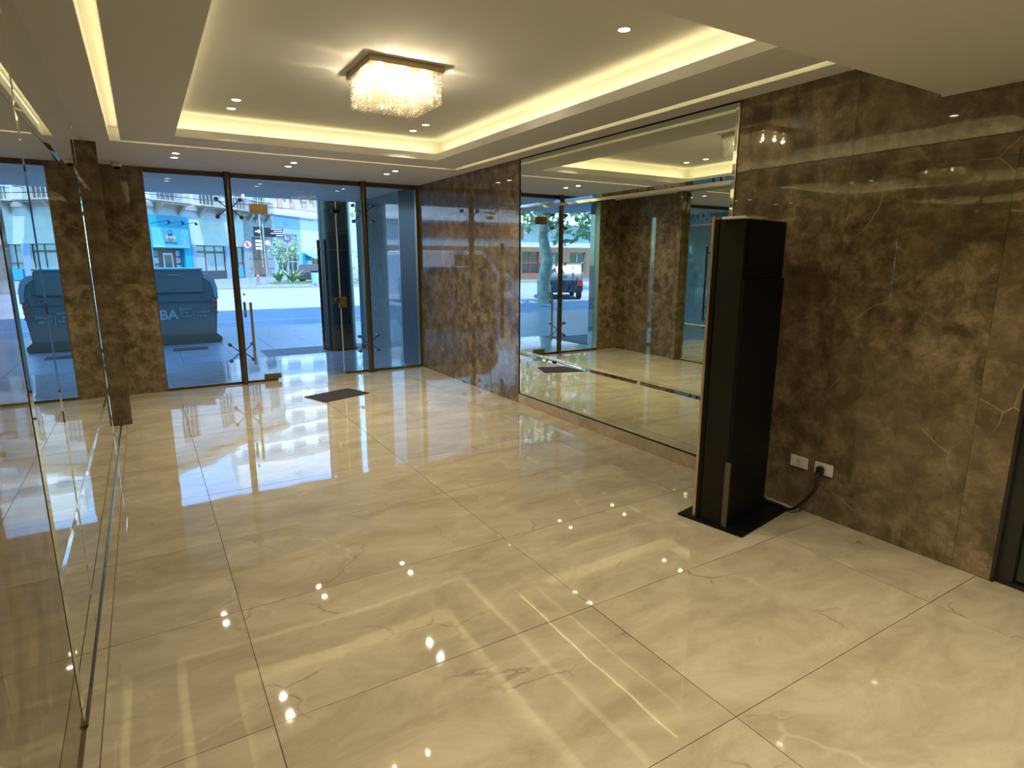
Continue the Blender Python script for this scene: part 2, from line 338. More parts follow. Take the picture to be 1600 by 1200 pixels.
# ------------------------------------------------------------------ glass front
def pane(par, x0, x1, z0, z1, y=YF+.01, t=.01, name='pane'): return B(x0, x1, y, y+t, z0, z1).build(name, GLASS, par)
w1 = sgroup('window_1'); GT = 2.585
pane(w1, .124, 1.342, .03, GT)
B(.118, 1.42, YF-.01, YF+.035, 0, .03).build('bottom_rail', BRONZE, w1)
tr = struct(B(.118, 3.52, YF-.015, YF+.04, GT, HC).build('trim_2', mat('bronze_rail', (.13, .09, .06), .35, .6)))
d1 = sgroup('door_1')
pane(d1, 1.348, 2.322, .04, 2.19, YF+.01)
ov = pane(d1, 1.348, 2.322, 2.196, GT)
B(1.25, 1.46, YF-.008, YF+.04, .03, .10).build('patch_fitting', BRASS, d1)
B(1.36, 1.42, YF-.0, YF+.03, .0, .03).build('floor_pivot', STEEL, d1)
B(1.235, 1.452, YF-.008, YF+.04, 2.17, 2.29).build('patch_fitting', BRASS, d1)
B(2.268, 2.375, YF-.008, YF+.04, 2.215, 2.265).build('patch_fitting', BLACK, d1)
lk = B(2.30, 2.40, YF-.012, YF+.04, .945, 1.09).build('lock_case', BRASS, d1)
lb = MB(); lb.tube((2.27, YF-.045, 1.055), (2.27, YF+.01, 1.055), .02, 14); lb.tube((2.27, YF-.05, 1.055), (2.27, YF-.045, 1.055), .03, 14); lb.box(2.20, 2.30, YF-.01, YF+.01, 1.0, 1.09)
lb.build('lock_knob', CHROME, lk, smooth=True)
def handle(par, x, z0, z1, y, m=BRONZE, r=.017):
    h = MB(); h.tube((x, y, z0), (x, y, z1), r, 16)
    for z in (z0+.06, z1-.12, (z0+.30)): h.tube((x, y, z), (x, YF+.012, z), .012, 10)
    return h.build('handle', m, par, smooth=True)
handle(d1, 1.145, .25, 1.06, YF-.055, STEEL)
handle(d1, 1.09, .86, 1.06, YF+.075, STEEL)
handle(d1, 2.135, .36, 1.86, YF-.06, mat('dark_bronze', (.07, .045, .03), .3, .8), .02)
handle(d1, 2.08, .36, 1.86, YF+.08, MATS['dark_bronze'], .02)
B(2.316, 2.324, YF+.008, YF+.022, .04, 2.19).build('edge_seal', mat('clear_seal', (.6, .6, .58), .2), d1)
# house number on the overhead pane, written to be read from the street
nmat = glassmat('frosted_vinyl', (.95, .97, 1), .3, .35)
no = text('4547', .25, nmat, ov, (1.84, YF+.024, 2.40), (PI/2, 0, PI), .0008, name='house_number', sx=1.0)
w2 = sgroup('window_2')
pane(w2, 2.328, 3.49, .03, GT)
B(2.34, 3.50, YF-.01, YF+.035, 0, .03).build('bottom_rail', BRONZE, w2)
B(3.478, 3.52, YF-.02, YF+.05, 0, HC).build('side_frame', BRASS, w2)
# posts with spider fittings
def post(x, label, both):
    t = thing('support_post', label, 'post', (x, YF-.07, 0), group='round posts holding the glass front')
    MB().tube((0, 0, .012), (0, 0, HC), .041, 28).build('tube', BRONZE, t, smooth=True)
    MB().tube((0, 0, 0), (0, 0, .012), .075, 28).build('base_plate', CHROME, t, smooth=True)
    for zc in (.42, 2.22):
        fx = MB(); 
        for sx in both:
            for sz in (-1, 1):
                e = (sx*.135, .06, zc+sz*.105); fx.tube((sx*.02, .03, zc), e, .007, 8)
        h = fx.build('spider_arm', BRONZE, t, smooth=True)
        for sx in both:
            for sz in (-1, 1):
                cpm = MB(); cpm.tube((sx*.135, .035, zc+sz*.105), (sx*.135, .082, zc+sz*.105), .024, 16); cpm.ball((sx*.135, .035, zc+sz*.105), .024, 12, 6)
                cpm.build('spider_cap', mat('spider_metal', (.22, .15, .11), .22, .9), h, smooth=True)
    return t
post(.997, 'round bronze post between the glass sidelight and the door with the tube handle', (-1, 1))
post(2.689, 'round bronze post at the dark street column, its fittings pointing to the door', (-1, 1))

# ------------------------------------------------------------------ downlights
def downlight(x, y, z, label, group, pw=1.0):
    t = thing('downlight', label, 'ceiling light', (x, y, z), group=group)
    MB().lathe([(.046, 0), (.046, -.004), (.034, -.004), (.031, 0)], n=24).build('ring', WHITEP, t, smooth=True)
    MB().tube((0, 0, -.0005), (0, 0, -.0025), .031, 20).build('lens', LENS, t)
    area('light', (0, 0, -.006), (0, 0, 0), .05, .05, P_SPOT*pw, (1, .86, .62), t, 'DISK', math.radians(125))
    return t
G1 = 'recessed downlights in the ceiling by the glass front'
for x, s in ((.41, 'over the left glass pane'), (1.55, 'over the glass door'), (2.72, 'over the pane beside the marble wall')):
    downlight(x, 7.16, HC, f'small round downlight {s}, inner of its pair', G1, .35)
    downlight(x, 7.46, HC, f'small round downlight {s}, outer of its pair', G1, .35)
G2 = 'recessed downlights in the raised ceiling tray'
downlight(.785, 5.53, HU, 'small round downlight in the raised tray, mirror-wall side, inner of its pair', G2, .8)
downlight(.785, 5.85, HU, 'small round downlight in the raised tray, mirror-wall side, outer of its pair', G2, .8)
downlight(2.435, 5.57, HU, 'small round downlight just behind the chandelier, inner of its pair', G2)
downlight(2.435, 5.88, HU, 'small round downlight just behind the chandelier, outer of its pair', G2)
downlight(2.42, 2.78, HU, 'single small round downlight in the tray near the lowered ceiling', G2, .5)
downlight(.785, 2.78, HU, 'small round downlight in the tray corner between mirror wall and lowered ceiling', G2)
G3 = 'added fill downlights in the lowered ceiling above the camera'  # unseen lamps, added as fill for the near floor, wall and soffit
for x in (.8, 2.5):
    for y in (.6, -1.4): downlight(x, y, HB, 'unseen downlight added as fill in the lowered ceiling, %s the viewpoint on the %s side' % ('above' if y > 0 else 'well behind', 'mirror' if x < 1 else 'glass door'), G3, 1.35)

# ------------------------------------------------------------------ chandelier
ch = thing('chandelier', 'square flush chandelier with curtains of crystal beads and a metal plate', 'chandelier', (1.595, 4.15, HU))
B(-.255, .255, -.255, .255, -.038, 0).build('ceiling_plate', mat('champagne_metal', (.50, .40, .26), .28, .85), ch, bevel=.003)
strand = MB()
for k in range(13):
    z = -.048-k*.0152
    strand.ball((0, 0, z), .0064, 6, 4)
s0 = strand.build('crystal_strand', CRYSTAL, ch)
NS = 17; first = True
for i in range(NS):
    for j in range(NS):
        x = -.232+.464*i/(NS-1); y = -.232+.464*j/(NS-1)
        if first: o = s0; first = False
        else: o = s0.copy(); COL.objects.link(o); o.parent = ch
        o.location = (x, y, 0)
for x, y in ((-.155, -.155), (.155, -.155), (0, 0), (-.155, .155), (.155, .155), (0, -.17)):
    b_ = MB().tube((x, y, -.038), (x, y, -.05), .012, 12).build('bulb_socket', WHITEP, ch)
    MB().ball((x, y, -.068), .011, 10, 8, 1.7).build('bulb', BULB, b_)
    l = bpy.data.lights.new('bulb_light', 'POINT'); l.energy = P_CHAND/6; l.color = (1, .84, .56); l.shadow_soft_size = .015
    lo = bpy.data.objects.new('bulb_light', l); COL.objects.link(lo); lo.location = (x, y, -.095); lo.parent = ch

# ------------------------------------------------------------------ kiosk and things near it
k = thing('information_totem', 'tall black totem with a thin silver edge on a flat base, before the marble wall', 'kiosk', (2.80, 2.425, 0), math.radians(10))
ka = k
# local x runs towards the wall, local -y towards the camera
MB().prism([(-.02, -.36), (.60, -.36), (.60, .08), (-.02, .08)], 0, .014, 'z').build('base_plate', BLACK, k, bevel=.003)
B(.012, .585, -.026, -.008, .014, 1.842).build('screen_frame', mat('champagne_edge', (.62, .50, .36), .3, .9), k, bevel=.002)
B(.03, .57, -.0085, -.005, .06, 1.80).build('screen', mat('screen_glass', (.01, .01, .012), .05), k)
B(.015, .565, -.055, -.026, .014, 1.825).build('display_housing', BLACK, k, bevel=.003)
B(.018, .50, -.215, -.055, .014, 1.822).build('body', DBROWN, k, bevel=.004)
B(.040, .49, -.222, -.215, 1.50, 1.815).build('upper_back_panel', BLACK, k, bevel=.002)
B(.020, .50, -.232, -.215, .014, 1.495).build('lower_back_panel', BLACK, k, bevel=.002)
B(.010, .022, -.236, -.206, .014, .42).build('corner_strip', mat('worn_edge', (.10, .08, .05), .4), k)
for kk, (xx, yy, rz) in enumerate(((.10, -.12, .12), (.115, -.13, -.08))):
    p = B(-.12, .095, -.085, .065, 0, .007).build('paper_sheet', mat('paper', (.62, .60, .62), .7)); 
    v = ka.location + Matrix.Rotation(math.radians(10), 3, 'Z') @ Vector((xx, yy-.02, 1.8225+.0075*kk)); p.location = v; p.rotation_euler = (0, 0, math.radians(10)+rz)
    tag(p, ('white sheet lying flat on the totem top, lower one' if kk == 0 else 'white sheet on the totem top, upper one of two'), 'paper', 'papers on the totem')
def outlet(y, label):
    t = thing('wall_outlet', label, 'outlet', (XR, y, .317), group='white outlets on the marble wall')
    B(-.009, 0, -.06, .06, -.038, .038).build('cover_plate', WHITEP, t, bevel=.003)
    B(-.011, -.008, -.045, -.016, -.024, .024).build('module', WHITEP, t, bevel=.001)
    B(-.0115, -.008, -.014, .016, -.024, .024).build('module', mat('socket_plastic', (.62, .60, .56), .4), t, bevel=.001)
    B(-.011, -.008, .018, .045, -.024, .024).build('module', WHITEP, t, bevel=.001)
    h = MB()
    for a, bb in ((.006, .006), (-.006, .006), (0, -.008)): h.box(-.0118, -.0112, a-.0012, a+.0012, bb-.004, bb+.004)
    h.build('socket_slots', BLACK, t)
    return t
outlet(2.180, 'white wall outlet with nothing plugged in, beside the totem')
outlet(2.014, 'white wall outlet with the black plug and cable in it')
cb = thing('power_cable', 'black power cable looping from the outlet to the foot of the totem', 'cable', (XR, 2.03, 0))
B(-.05, -.012, -.028, .012, .285, .335).build('plug', RUB, cb, bevel=.006)
def curve_mesh(name, pts, r, m, parent, res=8):
    cu = bpy.data.curves.new(name, 'CURVE'); cu.dimensions = '3D'; cu.bevel_depth = r; cu.bevel_resolution = 3; cu.resolution_u = res; cu.use_fill_caps = True
    sp = cu.splines.new('BEZIER'); sp.bezier_points.add(len(pts)-1)
    for b, p in zip(sp.bezier_points, pts): b.co = p; b.handle_left_type = b.handle_right_type = 'AUTO'
    cu.materials.append(m); o = bpy.data.objects.new(name, cu); COL.objects.link(o); o.parent = parent; return to_mesh(o)
curve_mesh('cord', [(-.045, -.008, .30), (-.075, -.02, .22), (-.09, .04, .10), (-.11, .11, .026), (-.11, .19, .025), (-.125, .30, .028)], .0105, RUB, cb)
B(-.155, -.105, .285, .345, .016, .045).build('connector', RUB, cb, bevel=.006)
curve_mesh('cord', [(-.13, .335, .03), (-.14, .37, .04), (-.16, .40, .07), (-.20, .41, .10)], .007, RUB, cb)
# floor mat
mt = B(-.31, .31, -.215, .215, 0, .008).build('door_mat', mat('mat_fibre', (.028, .021, .016), .9, noise=.3, nscale=180, bump=.6))
mt.location = (1.85, 7.075, .0005); mt.rotation_euler = (0, 0, math.radians(20))
tag(mt, 'small dark brown mat lying askew on the tiles before the glass door', 'mat')
# ceiling camera
sc_ = thing('security_camera', 'small white ceiling camera with a dark dome above the front marble pier', 'camera', (-.12, 8.2, HC))
MB().lathe([(0, 0), (.05, 0), (.05, -.03), (.042, -.04), (.03, -.04)], n=20).build('housing', WHITEP, sc_, smooth=True)
MB().ball((0, 0, -.04), .03, 14, 8).build('lens_dome', BLACK, sc_, smooth=True)

# ------------------------------------------------------------------ outdoors
ZG = -.11
PY = 11.4
struct(B(-34, -1.6, -14, 9.2, HU+.25, 38).build('facade_neighbour', flat('render_grey', (.45, .44, .42))))
ROOM = struct(B(-1.6, 44, -14, PY, HU+.25, 38).build('facade_above', flat('render_grey', (.45, .44, .42))))
struct(B(-34, XL-.36, -14, 9.2, -.3, HU+.25).build('wall_exterior_left', MATS['render_grey']))
struct(B(XR+2.1, 44, -14, PY, -.3, HU+.25).build('wall_exterior_right', MATS['render_grey']))
struct(B(XL-.36, XR+2.1, -14, YN-.2, -.3, HU+.25).build('wall_exterior_rear', MATS['render_grey']))
struct(B(XL-.36, XR+2.1, YN-.3, YF+.15, HU+.1, HU+.25).build('roof_slab', MATS['render_grey']))
pc = struct(B(-1.6, XR+2.1, YF+.04, PY, HC, HU+.25).build('ceiling_porch', mat('porch_plaster', (.74, .78, .74), .8)))
# porch side walls in polished granite slabs
for nm, x0, x1, sg in (('wall_porch_right', XR, XR+2.1, 1), ('wall_porch_left', XL-.36, XL-.0, -1)):
    ye = PY if sg > 0 else 9.2
    b_ = struct(B(x0+(.02 if sg > 0 else 0), x1-(.02 if sg < 0 else 0), YF+.12, ye, -.2, HC).build(nm, MATS['backing']))
    for y0, y1 in (((YF+.12, 9.19), (9.19, 10.3), (10.3, PY)) if sg > 0 else ((YF+.12, 9.2),)):
        for z0, z1 in ((-.1, 1.3), (1.3, HC)):
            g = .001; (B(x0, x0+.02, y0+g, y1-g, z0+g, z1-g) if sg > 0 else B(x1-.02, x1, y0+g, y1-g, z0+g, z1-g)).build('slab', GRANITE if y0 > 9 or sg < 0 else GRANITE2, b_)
    if sg > 0: B(x0, x0+.006, 9.18, 9.2, -.1, HC).build('edge_trim', STEEL, b_).location.x = -.004
    B(x0, x1, ye, ye+.02, -.11, HU+.25).build('slab', GRANITE, b_)
pf = struct(B(XL-.3, XR+.1, YF+.04, 10.95, -.2, -.064).build('floor_porch', MATS['grout']))
for i in range(4):
    for j in range(3): x0 = XL+i*.965; B(x0+.002, x0+.963, YF+.042+.84*j, YF+.879+.84*j, -.07, -.06).build('tile', PAVE, pf)
B(XL, XR, YF+.12, YF+.16, -.1, -.061).build('step_edge', PAVE, pf)
# sidewalk paving slabs near, then plain ground
sw = struct(B(-60, 60, 8.6, 16.6, -.4, ZG-.012).build('sidewalk', mat('mortar', (.12, .12, .12), .9)))
SW = stone('sidewalk_paving', [(.15, .17, .20), (.19, .215, .25), (.235, .26, .295)], (.28, .30, .32), (.12, .12, .12), nscale=4, rough=.35, vl=.1)
swx = [XL-.02+i*.8 for i in range(-2, 9)]
for i in range(len(swx)-1):
    for j in range(3, 7):
        y0 = 8.75+.8*j if j > 3 else 10.955
        B(swx[i]+.003, swx[i+1]-.003, y0+.003, 8.75+.8*(j+1)-.003, ZG-.012, ZG).build('paver', SW, sw)
B(-60, swx[0], 9.2, 16.6, ZG-.012, ZG-.001).build('paving', SW, sw); B(swx[-1], 60, 9.2, 16.6, ZG-.012, ZG-.001).build('paving', SW, sw); B(swx[0], swx[-1], 14.35, 16.6, ZG-.012, ZG-.001).build('paving', SW, sw)
# ribbed tactile strip
tac = MB(); 
for i in range(44):
    x = 1.72+i*.07; t0 = max(0., min(1., (x-1.75)/.35)); xe = x-.35*t0; ye = 11.1+1.1*t0
    if t0 < .1: continue
    tac.add([(x, 11.1, ZG), (x+.03, 11.1, ZG), (xe+.03, ye, ZG), (xe, ye, ZG), (x, 11.1, ZG+.007), (x+.03, 11.1, ZG+.007), (xe+.03, ye, ZG+.007), (xe, ye, ZG+.007)],
            [(0, 3, 2, 1), (4, 5, 6, 7), (0, 1, 5, 4), (1, 2, 6, 5), (2, 3, 7, 6), (3, 0, 4, 7)])
ts = tac.build('ribbed_paving', mat('dark_rib', (.09, .10, .11), .5), sw, kind='stuff')
ROADM = mat('asphalt', (.23, .265, .34), .85, noise=.12, nscale=.8, bump=.05)
rd = struct(B(-120, 120, 16.8, 40.6, -.5, ZG-.10).build('road', ROADM))
struct(B(-120, 120, 16.6, 16.8, -.5, ZG+.0).build('kerb', mat('kerb_stone', (.34, .33, .31), .8)))
struct(B(-120, 120, 40.6, 40.85, -.5, ZG+.04).build('kerb_opposite', MATS['kerb_stone']))
struct(B(-120, 160, 40.85, 140, -.5, ZG+.03).build('sidewalk_opposite', flat('far_paving_shade_tone', (.15, .18, .21))))  # darker bluish colour stands in for the shade lying on this pavement
ln = MB()
for x in range(-60, 60, 6): ln.box(x, x+3, 29.9, 30.03, ZG-.1, ZG-.096)
ln.box(-100, 100, 19.4, 19.5, ZG-.1, ZG-.096)
ln.build('lane_marking', mat('road_paint', (.6, .6, .6), .6), rd)
for x0, x1, y0, y1, nm, lb_ in ((.35, .95, 12.9, 13.3, 'drain_grate', 'dark iron drain cover in the sidewalk just before the waste container'), (-.3, .45, 11.05, 11.2, 'drain_slot', 'narrow dark drain slot in the sidewalk nearer the glass')):
    o = MB(); o.box(x0, x1, y0, y1, ZG, ZG+.006)
    for q in range(int((x1-x0)/.06)): o.box(x0+.01+q*.06, x0+.05+q*.06, y0+.03, y1-.03, ZG+.006, ZG+.009)
    tag(o.build(nm, mat('cast_iron', (.03, .03, .03), .6)), lb_, 'drain')
# column
co = thing('street_column', 'thick round column clad in dark polished metal at the porch edge', 'column', (3.17, 11.62, ZG))
MB().tube((0, 0, .0), (0, 0, HC-ZG+.02), .295, 48).build('shaft', mat('column_metal', (.045, .055, .052), .34, .4), co, smooth=True)
MB().lathe([(.31, 0), (.31, .05), (.30, .06)], n=40).build('foot_ring', BLACK, co, smooth=True)
for a in (20, 110):
    MB().tube((.296*math.cos(math.radians(a)), .296*math.sin(math.radians(a)), .06), (.296*math.cos(math.radians(a)), .296*math.sin(math.radians(a)), HC-ZG), .008, 6).build('seam_trim', STEEL, co)

# waste container
BINM = mat('container_grey', (.17, .26, .26), .42, noise=.06, nscale=2); BINL = mat('container_light', (.34, .58, .68), .4); WH = mat('white_print', (.62, .68, .72), .6)
wc = thing('waste_container', 'large grey-blue street waste container with rounded shoulders and white lettering', 'container', (.15, 13.98, ZG))
pr = [(-1.08, .12), (1.06, .12), (1.13, .85), (1.12, 1.15), (1.08, 1.28), (1.0, 1.37), (.9, 1.40), (-.92, 1.40), (-1.02, 1.37), (-1.10, 1.28), (-1.14, 1.15), (-1.15, .85)]
MB().prism(pr, 0, 1.25).build('body', BINM, wc, bevel=.03)
MB().prism([(1.15, .90), (1.145, 1.15), (1.105, 1.30), (1.015, 1.40), (.9, 1.425), (.88, 1.425), (.88, 1.36), (1.03, 1.25), (1.07, 1.1), (1.08, .95)], -.02, 1.27).build('shoulder', BINL, wc)
MB().prism([(-1.172, .90), (-1.167, 1.15), (-1.127, 1.30), (-1.035, 1.40), (-.92, 1.425), (-.9, 1.425), (-.9, 1.36), (-1.05, 1.25), (-1.09, 1.1), (-1.10, .95)], -.02, 1.27).build('shoulder', BINL, wc)
hood = B(-.92, .90, -.06, 1.22, 1.04, 1.50).build('hood', BINM, wc, bevel=.02)
B(-.93, .91, -.07, 1.24, 1.50, 1.535).build('hood_lid', BINL, hood, bevel=.008)
MB().tube((.28, -.085, 1.40), (.50, -.085, 1.40), .01, 8).build('grip', STEEL, hood)
B(-1.0, 1.02, -.03, 0, .86, 1.03).build('front_band', mat('container_mid', (.15, .24, .26), .45), wc, bevel=.01)
MB().prism([(-1.1, 0), (1.14, 0), (1.16, .10), (1.06, .19), (-1.06, .19), (-1.16, .10)], -.06, 1.3).build('base_skirt', mat('container_base', (.08, .14, .13), .5), wc, bevel=.012)
for q in range(3):
    z = .66+q*.11; MB().add([(1.03, -.012, z), (1.118, -.012, z-.06), (1.118, -.012, z), (1.03, -.012, z+.06), (1.03, 0, z), (1.118, 0, z-.06), (1.118, 0, z), (1.03, 0, z+.06)], [(0, 1, 2, 3), (7, 6, 5, 4), (0, 4, 5, 1), (1, 5, 6, 2), (2, 6, 7, 3), (3, 7, 4, 0)]).build('reflector', mat('reflector_red', (.7, .2, .1) if q % 2 == 0 else (.7, .7, .7), .4), wc)
text('BA', .27, WH, wc, (.215, -.012, .60), (PI/2, 0, 0), .004, bold=.007)
text('Buenos\nAires\nCiudad', .075, WH, wc, (.41, -.012, .645), (PI/2, 0, 0), .003, 'LEFT')
B(.665, .672, -.014, -.0, .50, .68).build('rule', WH, wc)
text('Ciudad\nVerde', .085, WH, wc, (.71, -.012, .61), (PI/2, 0, 0), .003, 'LEFT')
text('Nº 2', .06, mat('dark_print', (.02, .04, .05), .6), wc, (.86, -.036, .945), (PI/2, 0, 0), .002)

# ---- buildings: each one a thing; local x along its front, local y into the block
def front(x0, x1, z0, z1, holes, y0=0, y1=.4):
    m = MB(); X = sorted({x0, x1, *[h[0] for h in holes], *[h[1] for h in holes]}); Z = sorted({z0, z1, *[h[2] for h in holes], *[h[3] for h in holes]})
    for a, b in zip(X[:-1], X[1:]):
        zs = None
        for c_, d in zip(Z[:-1], Z[1:]):
            cx, cz = (a+b)/2, (c_+d)/2
            if cx < x0 or cx > x1 or cz < z0 or cz > z1: continue
            if any(h[0] < cx < h[1] and h[2] < cz < h[3] for h in holes): continue
            m.box(a, b, y0, y1, c_, d)
    return m
DG = mat('dark_window', (.02, .03, .04), .08); FR = mat('pale_frame', (.5, .52, .52), .6); SHU = mat('grey_shutter', (.12, .14, .16), .6)
def window(par, x0, x1, z0, z1, fm=FR, pm=None, nx=2, nz=2, y=.12, name='window'):
    f = MB(); t = .06
    f.box(x0, x1, y, y+.08, z0, z0+t); f.box(x0, x1, y, y+.08, z1-t, z1); f.box(x0, x0+t, y, y+.08, z0, z1); f.box(x1-t, x1, y, y+.08, z0, z1)
    for i in range(1, nx): xx = x0+(x1-x0)*i/nx; f.box(xx-.03, xx+.03, y, y+.08, z0, z1)
    for i in range(1, nz): zz = z0+(z1-z0)*i/nz; f.box(x0, x1, y, y+.08, zz-.03, zz+.03)
    w_ = f.build(name, fm, par)
    B(x0, x1, y+.05, y+.07, z0, z1).build('pane', pm or DG, w_)
    return w_
def balcony(par, x0, x1, z, d=.9):
    s = MB(); s.box(x0, x1, -d, 0, z-.14, z); s.box(x0-.08, x1+.08, -d-.08, 0, z-.02, z+.04)
    b_ = s.build('balcony', flat('balcony_stone', (.33, .32, .28)), par)
    for xx in (x0+.35, x1-.35):
        MB().prism([(0, z-.14), (-d+.15, z-.14), (-.5, z-.4), (-.15, z-.75), (0, z-.95)], xx-.14, xx+.14, 'x').build('corbel', MATS['balcony_stone'], b_)
    r = MB(); r.box(x0, x1, -d-.02, -d+.02, z+.95, z+1.0); r.box(x0, x1, -d-.01, -d+.01, z+.5, z+.53)
    n = int((x1-x0)/.14)
    for i in range(n+1): xx = x0+(x1-x0)*i/n; r.box(xx-.012, xx+.012, -d-.01, -d+.01, z+.04, z+1.0)
    for xx in (x0, x1): r.box(xx-.01, xx+.01, -d, 0, z+.95, z+1.0)
    r.build('railing', mat('iron_rail', (.05, .055, .06), .5), b_)
R45 = math.radians(45)
A = thing('corner_building', 'old three-storey building across the avenue with turquoise shop, balconies and cream ground floor', 'building', (5.0, 58.1, ZG), R45)
PALE = flat('pale_render', (.42, .45, .47)); CREAM = flat('cream_render', (.46, .50, .42)); GST = flat('grey_stone', (.24, .25, .23), n=.2, s=3)
TURQ = flat('turquoise_paint', (.0, .30, .42), n=.05); LTURQ = flat('light_turquoise', (.11, .44, .46), n=.03)
up = [(-7.4, -6.2, 6.2, 9.0), (-4.9, -3.0, 6.2, 9.2), (-.45, 1.35, 6.2, 9.2), (3.7, 5.5, 6.2, 9.2), (6.6, 8.2, 6.2, 9.2)]
up2 = [(a, b, 10.3, 13.2) for a, b, _, _ in up]
front(-9, 9, 5.9, 15.2, up+up2).build('upper_wall', PALE, A)
B(-9, 9, .4, 7, 0, 15).build('rear_mass', PALE, A)
B(-9.1, 9.1, -.35, .1, 15.2, 15.9).build('cornice', MATS['balcony_stone'] if 'balcony_stone' in MATS else flat('balcony_stone', (.33, .32, .28)), A)
B(-9, 9.05, -.16, 0, 5.62, 5.95).build('string_course', MATS['balcony_stone'], A)
front(-9, -6.1, 0, 5.62, [(-8.4, -6.8, 0, 3)]).build('lower_wall', PALE, A)
B(-6.1, 4.8, 0, .4, 5.0, 5.62).build('frieze', PALE, A)
front(-6.1, -1.95, 0, 5.05, [(-5.9, -2.75, 0, 2.55)], -.06, .4).build('shop_front', TURQ, A)
front(-1.95, 4.8, 0, 5.02, [(-1.45, 2.1, 0, 2.88), (3.05, 4.6, 0, 2.85)]).build('lower_wall', CREAM, A)
front(4.8, 9, 0, 5.62, [(5.85, 7.85, 0, 3.8)]).build('lower_wall', GST, A)
for zz in (.9, 1.8, 2.7, 3.6, 4.5): B(4.85, 5.8, -.03, 0, zz, zz+.8).build('stone_block', GST, A); B(7.9, 8.95, -.03, 0, zz, zz+.8).build('stone_block', GST, A)
for xx in (-1.9, 2.15, 4.62): B(xx, xx+.42 if xx < 2.2 else xx+.3, -.05, 0, 0, 2.9).build('pilaster', flat('blue_grey_paint', (.22, .30, .42)), A)
B(2.57, 3.0, -.05, 0, 0, 2.9).build('pilaster', MATS['blue_grey_paint'], A)
for i, (a, b, z0, z1) in enumerate(up+up2):
    window(A, a, b, z0, z1, FR, SHU if i % 2 else DG, 4, 3)
balcony(A, -5.5, -2.5, 6.05); balcony(A, -1.0, 1.9, 6.05); balcony(A, 3.2, 6.0, 6.05, .8); balcony(A, 6.3, 8.6, 6.05, .7)
for x0, x1 in ((-8, -5.6), (-2.3, -1.2), (2.1, 3.2)): B(x0, x1, -.03, 0, 6.2, 9.0).build('wall_panel', flat('white_panel', (.72, .76, .80)), A)
window(A, -1.45, 2.1, 0, 2.88, mat('charcoal_frame', (.03, .035, .04), .5), mat('curtained_glass', (.30, .34, .33), .3), 3, 1, .1, 'shop_window')
B(-1.45, 2.1, .06, .1, 2.25, 2.4).build('transom', MATS['charcoal_frame'], A); B(-1.45, 2.1, .05, .12, 0, .75).build('kick_panel', MATS['charcoal_frame'], A)
window(A, 3.05, 4.6, 0, 2.85, MATS['charcoal_frame'], mat('display_glass', (.16, .22, .24), .2), 2, 2, .1, 'shop_window')
B(3.3, 4.3, -.02, .12, .1, .95).build('display_box', mat('bright_blue', (.02, .28, .62), .5), A)
dr = MB(); dr.box(5.85, 7.85, .15, .25, 0, 3.8)
for xx in (6.0, 6.95): dr.box(xx, xx+.8, .1, .15, .3, 1.6); dr.box(xx, xx+.8, .1, .15, 1.8, 3.5)
dr.build('entrance_door', flat('brown_wood', (.17, .11, .07), n=.25, s=6), A)
# shop sign, logo, lamps, interior
sg = B(-5.95, -2.25, -.2, -.06, 2.62, 4.12).build('shop_sign', LTURQ, A)
def disc(m, x, z, r, y0, y1, n=20, sz=1): return m.prism([(x+r*math.cos(2*PI*i/n), z+r*sz*math.sin(2*PI*i/n)) for i in range(n)], y0, y1)
disc(disc(MB(), -4.55, 3.42, .16, -.215, -.2, sz=.8), -3.85, 3.42, .16, -.215, -.2, sz=.8).build('emblem_wings', mat('emblem_yellow', (.75, .65, .2), .6), sg)
disc(MB(), -4.2, 3.34, .24, -.225, -.2, sz=1.1).build('emblem_body', mat('emblem_red', (.6, .12, .14), .6), sg)
disc(MB(), -4.2, 3.42, .19, -.235, -.2, sz=.6).build('emblem_face', mat('emblem_pink', (.72, .55, .55), .6), sg)
cp = MB(); cp.prism([(-4.42, 3.5), (-3.98, 3.5), (-4.02, 3.68), (-4.2, 3.74), (-4.38, 3.68)], -.24, -.2)
disc(cp, -4.2, 3.93, .07, -.22, -.2); disc(cp, -4.42, 3.82, .045, -.22, -.2); disc(cp, -3.98, 3.82, .045, -.22, -.2); cp.build('emblem_cap', mat('emblem_navy', (.02, .08, .2), .6), sg)
text('EMPANADAS', .19, MATS['emblem_navy'], sg, (-4.2, -.215, 2.98), (PI/2, 0, 0), .006, sx=1.15)
dm = MB(); r9 = random.Random(5)
for _ in range(70):
    x = r9.uniform(-3.05, -2.35); z = r9.uniform(2.75, 3.95); disc(dm, x, z, .03, -.207, -.2, 6)
for i in range(24): x = -5.85+i*.15; disc(dm, x, 2.68+.05*(i % 2), .045, -.207, -.2, 6)
dm.build('sign_dots', mat('sign_white', (.75, .85, .85), .6), sg, kind='stuff')
for xx in (-5.7, -4.3, -2.9):
    a_ = MB(); a_.tube((xx-.2, -.1, 4.35), (xx+.45, -1.1, 4.62), .02, 6); a_.tube((xx+.45, -1.1, 4.62), (xx+.52, -1.15, 4.42), .05, 8, .13); a_.build('sign_lamp', BLACK, A)
B(-5.9, -2.75, .39, .42, 0, 2.55).build('shop_interior', flat('interior_brown', (.12, .085, .07), n=.2), A)
B(-4.6, -3.6, .34, .39, 0, 2.2).build('shop_door', FR, A); B(-4.45, -3.75, .32, .34, .2, 2.05).build('shop_door_glass', DG, A)
for q in range(4): B(-5.8, -5.1, .33, .39, .3+q*.55, .75+q*.55).build('poster', mat('poster_%d' % (q % 2), ((.4, .38, .36), (.2, .18, .2))[q % 2], .6), A)
for q in range(4): B(-3.3, -2.8, .33, .39, .3+q*.55, .75+q*.55).build('poster', mat('poster_b%d' % (q % 2), ((.5, .35, .4), (.25, .4, .55))[q % 2], .6), A)

